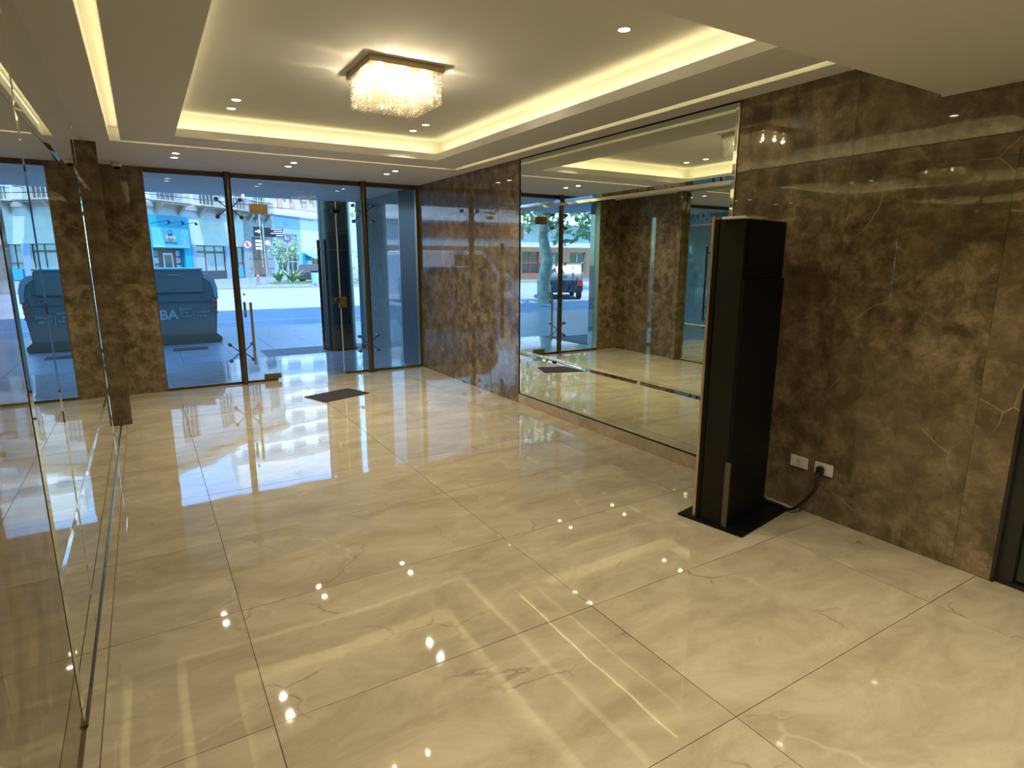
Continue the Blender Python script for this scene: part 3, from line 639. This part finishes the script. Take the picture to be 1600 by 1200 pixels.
Bb = thing('pale_blue_building', 'low pale blue building with white cornice and shuttered opening', 'building', (5.0, 58.1, ZG), R45)
LB = flat('pale_blue_paint', (.26, .38, .54), n=.04)
front(9.05, 14.0, 0, 6.1, [(9.75, 13.25, 0, 4.3)]).build('wall', LB, Bb); B(9.05, 14, .4, 7, 0, 6).build('rear_mass', LB, Bb)
B(9.06, 14.0, -.3, .1, 6.1, 6.35).build('cornice', flat('white_cornice', (.6, .6, .6)), Bb)
B(9.75, 13.25, .1, .2, 3.85, 4.3).build('fascia_board', flat('tan_board', (.42, .36, .30)), Bb)
sh = MB(); 
for q in range(9): sh.box(9.75, 13.25, .14, .2+.01*(q % 2), 2.95+q*.1, 3.045+q*.1)
sh.build('roller_shutter', mat('grey_metal', (.30, .32, .34), .5), Bb)
window(Bb, 9.75, 13.25, 0, 2.95, FR, DG, 4, 2, .15)
window(Bb, 11.1, 11.7, 5.0, 5.6, LB, flat('dusty_blue', (.28, .42, .62)), 2, 2, -.02, 'vent_grille')
Cc = thing('white_turquoise_shop', 'low white shop building with turquoise base and awning beside the column', 'building', (5.0, 58.1, ZG), R45)
front(14.0, 17.8, 2.45, 6.1, []).build('wall', flat('white_render', (.58, .56, .58), n=.03), Cc); B(14, 17.8, .4, 7, 0, 6).build('rear_mass', MATS['white_render'], Cc); B(14.0, 17.8, -.3, .1, 6.1, 6.35).build('cornice', MATS['white_cornice'], Cc)
front(14.0, 17.8, 0, 2.45, [(14.9, 17.4, .9, 1.9)]).build('base_wall', TURQ, Cc)
MB().prism([(0, 2.42), (-1.2, 1.85), (-1.2, 1.78), (0, 2.3)], 14.5, 17.7, 'x').build('awning', flat('awning_blue', (.12, .50, .70), n=.04), Cc)
window(Cc, 14.9, 17.4, .9, 1.9, FR, DG, 3, 1, .1); B(15.0, 15.9, .05, .1, .95, 1.6).build('notice_board', mat('paper_white', (.7, .72, .7), .6), Cc)
BR = thing('pink_brick_building', 'taller pink brick building rising behind the pale blue one', 'building', (5.0-5.66, 58.1+5.66, ZG), R45)
PB = flat('pink_brick', (.44, .23, .18), n=.12, s=6)
hs = [(x, x+1.5, z, z+1.9) for x in (20.6, 23.2, 25.8, 28.6) for z in (7.5,)]
front(19.6, 31.5, 0, 10.4, hs).build('wall', PB, BR); B(19.6, 31.5, .4, 6, 0, 10.3).build('rear_mass', PB, BR)
for h in hs: window(BR, *h, FR, flat('cream_blind', (.52, .45, .30)), 2, 1)
for x in (30.3,): B(x, x+.8, -.5, 0, 7.7, 8.3).build('air_conditioner', WHITEP, BR)
Dd = thing('long_pale_building', 'pale two-tone building row seen in the gap right of the column', 'building', (5.0, 58.1, ZG), R45)
hs = [(20+q*3.2, 21.8+q*3.2, .8, 2.4) for q in range(6)]+[(20+q*3.2, 21.4+q*3.2, 4.2, 5.9) for q in range(6)]
front(17.8, 40, 0, 7.4, hs).build('wall', flat('blue_white_render', (.55, .66, .76), n=.05), Dd); B(17.8, 40, .4, 7, 0, 7.3).build('rear_mass', MATS['blue_white_render'], Dd)
for h in hs: window(Dd, *h)
for q in (0, 3): MB().prism([(0, 3.2), (-1.4, 2.6), (-1.4, 2.5), (0, 3.05)], 19+q*3.4, 24+q*3.4, 'x').build('awning', MATS['awning_blue'], Dd)
# taller sunlit blocks (only their reflections in the floor tiles reach the camera)
def tower(name, label, x, y, w_, d, h, m, nx, nz, wm=DG, fm=FR, rz=0):
    t = thing(name, label, 'building', (x, y, ZG), rz); hs = []
    for i in range(nx):
        for j in range(nz): x0 = -w_/2+w_*(i+.25)/nx; hs.append((x0, x0+w_/nx*.5, 3.6+j*3.0, 5.4+j*3.0))
    hs = [h_ for h_ in hs if h_[3] < h-.5]
    front(-w_/2, w_/2, 0, h, hs).build('wall', m, t); B(-w_/2, w_/2, .4, d, 0, h-.1).build('rear_mass', m, t)
    for h_ in hs: window(t, *h_, fm, wm, 2, 1)
    for j in range(int((h-4)/3)): B(-w_/2, w_/2, -.5, 0, 3.1+j*3, 3.25+j*3).build('ledge', m, t)
    return t
tower('white_apartment_block', 'tall white apartment block behind the shops, mirrored bright in the floor', 19, 108, 17, 10, 37, flat('white_block', (.88, .87, .85), n=.03), 4, 10, flat('light_blind', (.5, .55, .6)))
tower('brick_tower', 'orange brick apartment tower mirrored in the wall mirror right of the post', -46.5, 72, 15, 9, 30, flat('orange_brick', (.62, .36, .26), n=.1, s=4), 4, 9, flat('pale_blind', (.5, .6, .68)), rz=math.radians(30))
Ll = thing('corner_store', 'low store with a wide white fascia and red brick band, mirrored in the polished marble', 'building', (-19, 45, ZG), 0)
WF = flat('fascia_white', (.62, .66, .68), n=.05)
front(-13, 13, 2.8, 6.2, []).build('fascia', WF, Ll); B(-13, 13, .4, 8, 0, 6).build('rear_mass', flat('brown_render', (.2, .13, .1)), Ll)
B(-13.1, 13.1, -.5, 0, 4.75, 4.95).build('ledge', mat('bright_ledge', (.85, .85, .85), .6), Ll)
B(-2.5, 7.0, -.06, 0, 3.45, 4.55).build('brick_band', flat('red_brick', (.50, .17, .10), n=.15, s=5), Ll)
front(-13, 13, 0, 2.8, [(-12+q*2.6, -10.2+q*2.6, .5, 2.4) for q in range(10)]).build('wall', flat('brown_base', (.26, .15, .10)), Ll)
for q in range(10): window(Ll, -12+q*2.6, -10.2+q*2.6, .5, 2.4, FR if q % 3 else mat('red_frame', (.6, .08, .08), .5))
Lm = tower('grey_apartment_block', 'grey apartment block far along the avenue, mirrored behind the trees', -66, 56, 22, 10, 22, flat('grey_block', (.42, .44, .45)), 6, 6, rz=math.radians(35))

# ---- trees and plants
def leaves(n, c, r, size, rnd, sz=1.0, shell=.55):
    m = MB()
    for _ in range(n):
        while True:
            p = Vector((rnd.uniform(-1, 1), rnd.uniform(-1, 1), rnd.uniform(-1, 1)))
            if shell < p.length < 1: break
        k_ = 1+.22*math.sin(5*p.x+c[0])*math.cos(4*p.z+c[1]); p = Vector((p.x*r*k_, p.y*r*k_, p.z*r*sz*k_))+Vector(c)
        a = Vector((rnd.gauss(0, 1), rnd.gauss(0, 1), rnd.gauss(0, 1))).normalized(); b = a.orthogonal().normalized(); s = size*rnd.uniform(.6, 1.3)
        m.add([p-a*s, p+b*s*.5, p+a*s, p-b*s*.5], [(0, 1, 2, 3)])
    return m
LEAF = flat('leaf_green', (.16, .26, .10), n=.4, s=2); LEAFP = flat('leaf_pale', (.34, .48, .24), n=.35, s=2); LEAFM = flat('leaf_mid', (.22, .36, .17), n=.35, s=2); BARK = flat('bark_pale', (.42, .40, .30), n=.3, s=4)
def tree(name, label, x, y, h, r, tr_, lm, n, leafs, seed, zr=1.0, group=None):
    t = thing(name, label, 'tree', (x, y, ZG), 0, group); rnd = random.Random(seed); tk = MB(); p = Vector((0, 0, 0)); 
    for i in range(5):
        q = Vector((rnd.uniform(-.12, .12)*(i+1)*tr_*1.2, rnd.uniform(-.1, .1)*(i+1)*tr_*1.2, (h-r*zr*.4)*(i+1)/5)); tk.tube(p, q, tr_*(1-.12*i), 10, tr_*(1-.12*(i+1))); p = q
    for i in range(5):
        a = rnd.uniform(0, 2*PI); tk.tube(p*rnd.uniform(.7, 1), p+Vector((math.cos(a)*r*.6, math.sin(a)*r*.6, rnd.uniform(.2, .8)*r)), tr_*.4, 7, tr_*.12)
    tk.build('trunk', BARK, t, smooth=True)
    leaves(n, (p.x, p.y, h+.1*r), r, leafs, rnd, zr).build('foliage', lm, t, kind='stuff')
    return t
tree('street_tree', 'big pale-barked street tree mirrored at the left end of the wall mirror', -6.5, 19.7, 5.6, 3.3, .30, LEAFP, 2600, .17, 2)
tree('street_tree', 'dark leafy tree behind the parked car, mirrored right of the big pale trunk', -19, 29, 5.2, 3.6, .25, LEAF, 2400, .2, 3)
tree('street_tree', 'dark leafy tree in front of the orange tower, seen only in the mirror', -29, 37, 6.5, 4.2, .3, LEAF, 2400, .24, 4)
tree('street_tree', 'sunlit tree beyond the column, mirrored in the floor tiles', 16.5, 47.5, 7.8, 4.0, .28, LEAFP, 2600, .2, 6)
tree('young_tree', 'small pale green tree beside the round blue sign across the avenue', 10.0, 51.2, 2.4, 1.15, .06, LEAFM, 650, .12, 8, 1.1)
tree('bush_tree', 'loose pale shrub in the gap between the column and the bronze post', 12.9, 42.6, 1.3, 1.1, .05, LEAFP, 500, .1, 9, 1.1)
def spiky(label, x, y, r, h, seed, m=None):
    rnd = random.Random(seed); o = MB()
    for _ in range(46):
        a = rnd.uniform(0, 2*PI); tlt = rnd.uniform(.15, 1.1)*r; d = Vector((math.cos(a), math.sin(a), 0)); s = d.cross(Vector((0, 0, 1)))*.07
        tip = d*tlt*1.3+Vector((0, 0, h*rnd.uniform(.55, 1))); mid = d*tlt*.45+Vector((0, 0, tip.z*.6))
        o.add([-s, s, mid+s, mid-s, tip], [(0, 1, 2, 3), (3, 2, 4)])
    t = thing('agave_plant', label, 'plant', (x, y, ZG+.03)); o.build('blades', mat('agave_green', (.20, .34, .14), .6), t); MB().tube((0, 0, 0), (0, 0, .12), .12, 8).build('stem', BARK, t)
spiky('spiky green agave clump at the foot of the arrow street sign', 8.6, 47.3, .8, 1.05, 1)
spiky('spiky green agave clump before the parked dark car, left one', 9.3, 45.9, .9, 1.1, 2)
spiky('spiky green agave clump before the parked dark car, nearer the litter bin', 11.3, 44.2, .9, .95, 3)
gr = MB(); r7 = random.Random(4)
for _ in range(900):
    x = r7.uniform(7.6, 13.5); y = r7.uniform(43.6, 46.6); a = r7.uniform(0, PI); hh = r7.uniform(.08, .22)
    gr.add([(x, y, ZG+.03), (x+.05*math.cos(a), y+.05*math.sin(a), ZG+.03), (x+.03, y, ZG+.03+hh)], [(0, 1, 2)])
o = gr.build('planting_strip', mat('grass_green', (.16, .30, .08), .8), kind='stuff'); tag(o, 'low green planting along the far kerb, around the agaves', 'grass')

# ---- cars
def car(name, label, x, y, rz, m, L=4.2, W=1.75, H=1.45, van=False, red=True):
    t = thing(name, label, 'car', (x, y, ZG-.10), rz)
    if van: prf = [(-L/2, .35), (-L/2, H*.95), (-L/2+.1, H), (L*.22, H), (L*.36, H*.60), (L/2-.05, H*.52), (L/2, .75), (L/2, .35)]
    else: prf = [(-L/2, .32), (-L/2, .85), (-L/2+.15, .92), (-L*.36, H), (L*.08, H), (L*.25, .95), (L/2-.1, .82), (L/2, .65), (L/2, .32)]
    MB().prism(prf, -W/2, W/2).build('body', m, t, bevel=.05, smooth=True)
    for sx in (-.31, .31):
        for sy in (-1, 1):
            wl_ = MB().tube((L*sx, sy*(W/2-.18), .32), (L*sx, sy*(W/2+.02), .32), .32, 20).build('wheel', RUB, t, smooth=True)
            MB().tube((L*sx, sy*(W/2+.02), .32), (L*sx, sy*(W/2+.03), .32), .2, 16).build('hubcap', STEEL, wl_)
    for sy in (-1, 1):
        if van: sp = [(-L*.05, H*.62), (L*.31, H*.62), (L*.21, H*.92), (-L*.05, H*.92)]
        else: sp = [(-L*.37, .95), (L*.20, .95), (L*.07, H-.07), (-L*.31, H-.07)]
        MB().prism(sp, sy*(W/2-.01), sy*(W/2+.008)).build('side_window', DG, t)
    if not van: MB().add([(-L/2+.2, -W*.4, .96), (-L/2+.2, W*.4, .96), (-L*.355, W*.36, H-.06), (-L*.355, -W*.36, H-.06)], [(0, 1, 2, 3)]).build('rear_window', DG, t)
    MB().add([(L*.245, -W*.42, .97), (L*.245, W*.42, .97), (L*.09, W*.38, H-.04), (L*.09, -W*.38, H-.04)] if not van else [(L*.375, -W*.42, H*.60), (L*.375, W*.42, H*.60), (L*.235, W*.4, H*.97), (L*.235, -W*.4, H*.97)], [(0, 1, 2, 3)]).build('windscreen', DG, t)
    for sy in (-1, 1):
        B(-L/2-.02, -L/2+.05, sy*W*.42-.12, sy*W*.42+.12, .62, .84).build('tail_light', mat('tail_red', (.6, .04, .04), .3), t)
        B(L/2-.04, L/2+.02, sy*W*.40-.14, sy*W*.40+.14, .6, .74).build('headlight', mat('headlight_glass', (.7, .72, .75), .2), t)
    return t
DARKC = mat('dark_grey_car', (.06, .055, .055), .25); SUVC = mat('dark_blue_car', (.03, .045, .07), .2); VANC = mat('white_van', (.72, .74, .78), .35)
car('parked_car', 'dark grey car parked nose away behind the agaves across the avenue', 11.9, 48.6, R45+.1, DARKC)
car('parked_suv', 'dark blue car with red tail lights, seen in the wall mirror beside the tree trunk', -10.6, 24.5, math.radians(120), SUVC, 4.4, 1.85, 1.7)
v = car('delivery_van', 'white van mirrored in the polished marble by the wall mirror', -5.0, 25.2, math.radians(180), VANC, 5.4, 2.0, 2.2, True)

# ---- street furniture
PIPE = mat('galvanised_pole', (.35, .37, .38), .5)
ss = thing('street_name_sign', 'pole with black street name plates and white arrow across the avenue', 'sign', (7.3, 44.5, ZG+.03))
MB().tube((0, 0, 0), (0, 0, 4.05), .045, 10).build('pole', PIPE, ss, smooth=True)
SB = mat('sign_black', (.015, .014, .02), .5); SWH = mat('sign_letter_white', (.8, .8, .8), .6)
s1 = B(-.62, -.08, -.06, -.02, 3.22, 3.86).build('arrow_plate', SB, ss)
MB().prism([(-.52, 3.49), (-.34, 3.49), (-.34, 3.40), (-.16, 3.54), (-.34, 3.68), (-.34, 3.59), (-.52, 3.59)], -.07, -.06).build('arrow', SWH, s1)
s2 = B(.06, 1.28, -.06, -.02, 3.18, 3.80).build('name_plate', SB, ss)
ls = MB()
for q, (a, b) in enumerate(((.5, 1.2), (.66, 1.22), (.48, 1.22), (.8, 1.2))): 
    x = a
    while x < b: ls.box(x, x+.05, -.066, -.06, 3.69-q*.145, 3.76-q*.145); x += .066
ls.build('lettering', SWH, s2)
for q in range(3): B(-.55, -.15, -.055, -.02, 2.83-q*.24, 2.98-q*.24).build('small_plate', SWH, ss)
disc(MB(), .22, 2.8, .17, -.055, -.03).build('round_plate', SWH, ss)
def roundsign(x, y, h, r, cols, label, glyph=None, rz=0):
    t = thing('round_sign', label, 'sign', (x, y, ZG+.03), rz, 'round traffic signs across the avenue')
    MB().tube((0, 0, 0), (0, 0, h), .035, 8).build('pole', PIPE, t)
    p = MB().tube((0, -.04, h), (0, -.06, h), r, 28).build('ring', mat('sign_ring_'+cols[2], cols[0], .5), t)
    q = MB().tube((0, -.06, h), (0, -.067, h), r*.78, 28).build('face', mat('sign_face_'+cols[2], cols[1], .5), p)
    return t, p
t, p = roundsign(7.05, 50.3, 2.78, .34, ((.42, .06, .30), (.78, .74, .8), 'a'), 'round white no-parking sign with a ring and letter E, by the grey stone house')
text('E', .42, mat('sign_ink', (.08, .03, .12), .6), p, (0, -.075, 2.78), (PI/2, 0, 0), .004)
MB().prism([(-.2, 2.96), (-.16, 3.0), (.2, 2.60), (.16, 2.56)], -.072, -.068).build('slash', MATS['sign_ring_a'], p)
t, p = roundsign(9.6, 48.6, 3.25, .34, ((.55, .12, .30), (.03, .16, .62), 'b'), 'round blue pedestrian sign above the small pale tree')
fg = MB(); disc(fg, -.08, 3.40, .045, -.075, -.068, 10); fg.box(-.12, -.04, -.075, -.068, 3.16, 3.35); disc(fg, .09, 3.30, .035, -.075, -.068, 10); fg.box(.06, .12, -.075, -.068, 3.12, 3.26); fg.build('figures', SWH, p)
bp_ = thing('litter_bin', 'pale litter bin on a post just left of the column across the avenue', 'bin', (9.85, 41.6, ZG+.03))
MB().lathe([(.0, .1), (.22, .1), (.26, .85), (.0, .85)], n=16).build('bin_body', mat('pale_blue_bin', (.35, .55, .62), .5), bp_, smooth=True); MB().tube((0, 0, .85), (0, 0, .95), .27, 16).build('lid', BLACK, bp_); MB().tube((0, .0, 0), (0, .0, .1), .05, 8).build('foot', PIPE, bp_)
hy = thing('fire_hydrant', 'small street hydrant beside the street name pole, on the far pavement', 'hydrant', (6.65, 44.0, ZG+.03))
MB().lathe([(.0, 0), (.13, 0), (.13, .08), (.09, .1), (.09, .5), (.11, .52), (.08, .66), (0, .7)], n=14).build('barrel', mat('hydrant_paint', (.35, .25, .24), .5), hy, smooth=True)
for sx in (-1, 1): MB().tube((sx*.08, 0, .42), (sx*.16, 0, .42), .05, 10).build('outlet_cap', PIPE, hy)
um = thing('green_parasol', 'green parasol mirrored in front of the orange tower', 'parasol', (-26, 33, ZG+.03))
MB().tube((0, 0, 0), (0, 0, 3.0), .04, 8).build('pole', PIPE, um)
cn = MB()
for i in range(8): a, b = 2*PI*i/8, 2*PI*(i+1)/8; cn.add([(0, 0, 3.3), (2.2*math.cos(a), 2.2*math.sin(a), 2.3), (2.2*math.cos(b), 2.2*math.sin(b), 2.3)], [(0, 1, 2)])
cn.build('canopy', mat('parasol_green', (.06, .30, .20), .8), um)
# overhead cables
for q, (pts, r) in enumerate((([(-8, 47, 7.1), (3, 49, 6.55), (14, 52, 6.9)], .02), ([(-8, 46.5, 6.6), (3, 48, 6.1), (14, 51, 6.3)], .022), ([(-8, 46, 6.35), (2, 47, 5.7), (14, 50, 5.2)], .02), ([(-8, 45, 7.6), (3, 47, 7.0), (14, 50, 7.4)], .018), ([(-6, 47, 6.0), (3, 48, 5.3), (12, 50, 4.6)], .018))):
    o = curve_mesh('overhead_cable', pts, r, BLACK, None); tag(o, 'thin black overhead cable sagging across the old building, '+('second from the top', 'third from the top', 'fourth from the top', 'topmost of five', 'lowest of five')[q], 'cable', 'overhead cables across the avenue')
# pedestrian right of the column
pe = thing('person', 'person in dark clothes walking on the far pavement right of the column', 'person', (14.0, 44.4, ZG+.03), .6)
def skin_body():
    me = bpy.data.meshes.new('body'); V = [(0, 0, .95), (0, 0, 1.2), (0, .0, 1.42), (0, .0, 1.52), (0, -.01, 1.66), (.18, 0, 1.40), (.24, .06, 1.12), (.22, -.06, .90), (-.18, 0, 1.40), (-.24, -.06, 1.12), (-.22, -.16, .92), (.09, 0, .88), (.11, -.12, .48), (.1, .02, .08), (.1, -.13, .04), (-.09, 0, .88), (-.11, .10, .48), (-.1, .28, .12), (-.1, .17, .04)]
    Ed = [(0, 1), (1, 2), (2, 3), (3, 4), (2, 5), (5, 6), (6, 7), (2, 8), (8, 9), (9, 10), (0, 11), (11, 12), (12, 13), (13, 14), (0, 15), (15, 16), (16, 17), (17, 18)]
    Rr = [.15, .14, .13, .06, .10, .06, .045, .035, .06, .045, .035, .09, .065, .045, .04, .09, .065, .045, .04]
    me.from_pydata(V, Ed, []); o = bpy.data.objects.new('body', me); COL.objects.link(o)
    o.modifiers.new('s', 'SKIN'); o.modifiers.new('d', 'SUBSURF').levels = 2
    for i, r in enumerate(Rr): me.skin_vertices[0].data[i].radius = (r, r*.85)
    me.skin_vertices[0].data[0].use_root = True; me.materials.append(mat('dark_clothes', (.02, .022, .03), .8)); return o
o = skin_body(); o.parent = pe
MB().ball((0, -.01, 1.66), .105, 12, 8, 1.2).build('head', mat('skin_tone', (.42, .26, .18), .6), pe, smooth=True)
MB().ball((0, .015, 1.69), .11, 12, 8, 1.1).build('hair', mat('dark_hair', (.02, .015, .01), .7), pe, smooth=True)
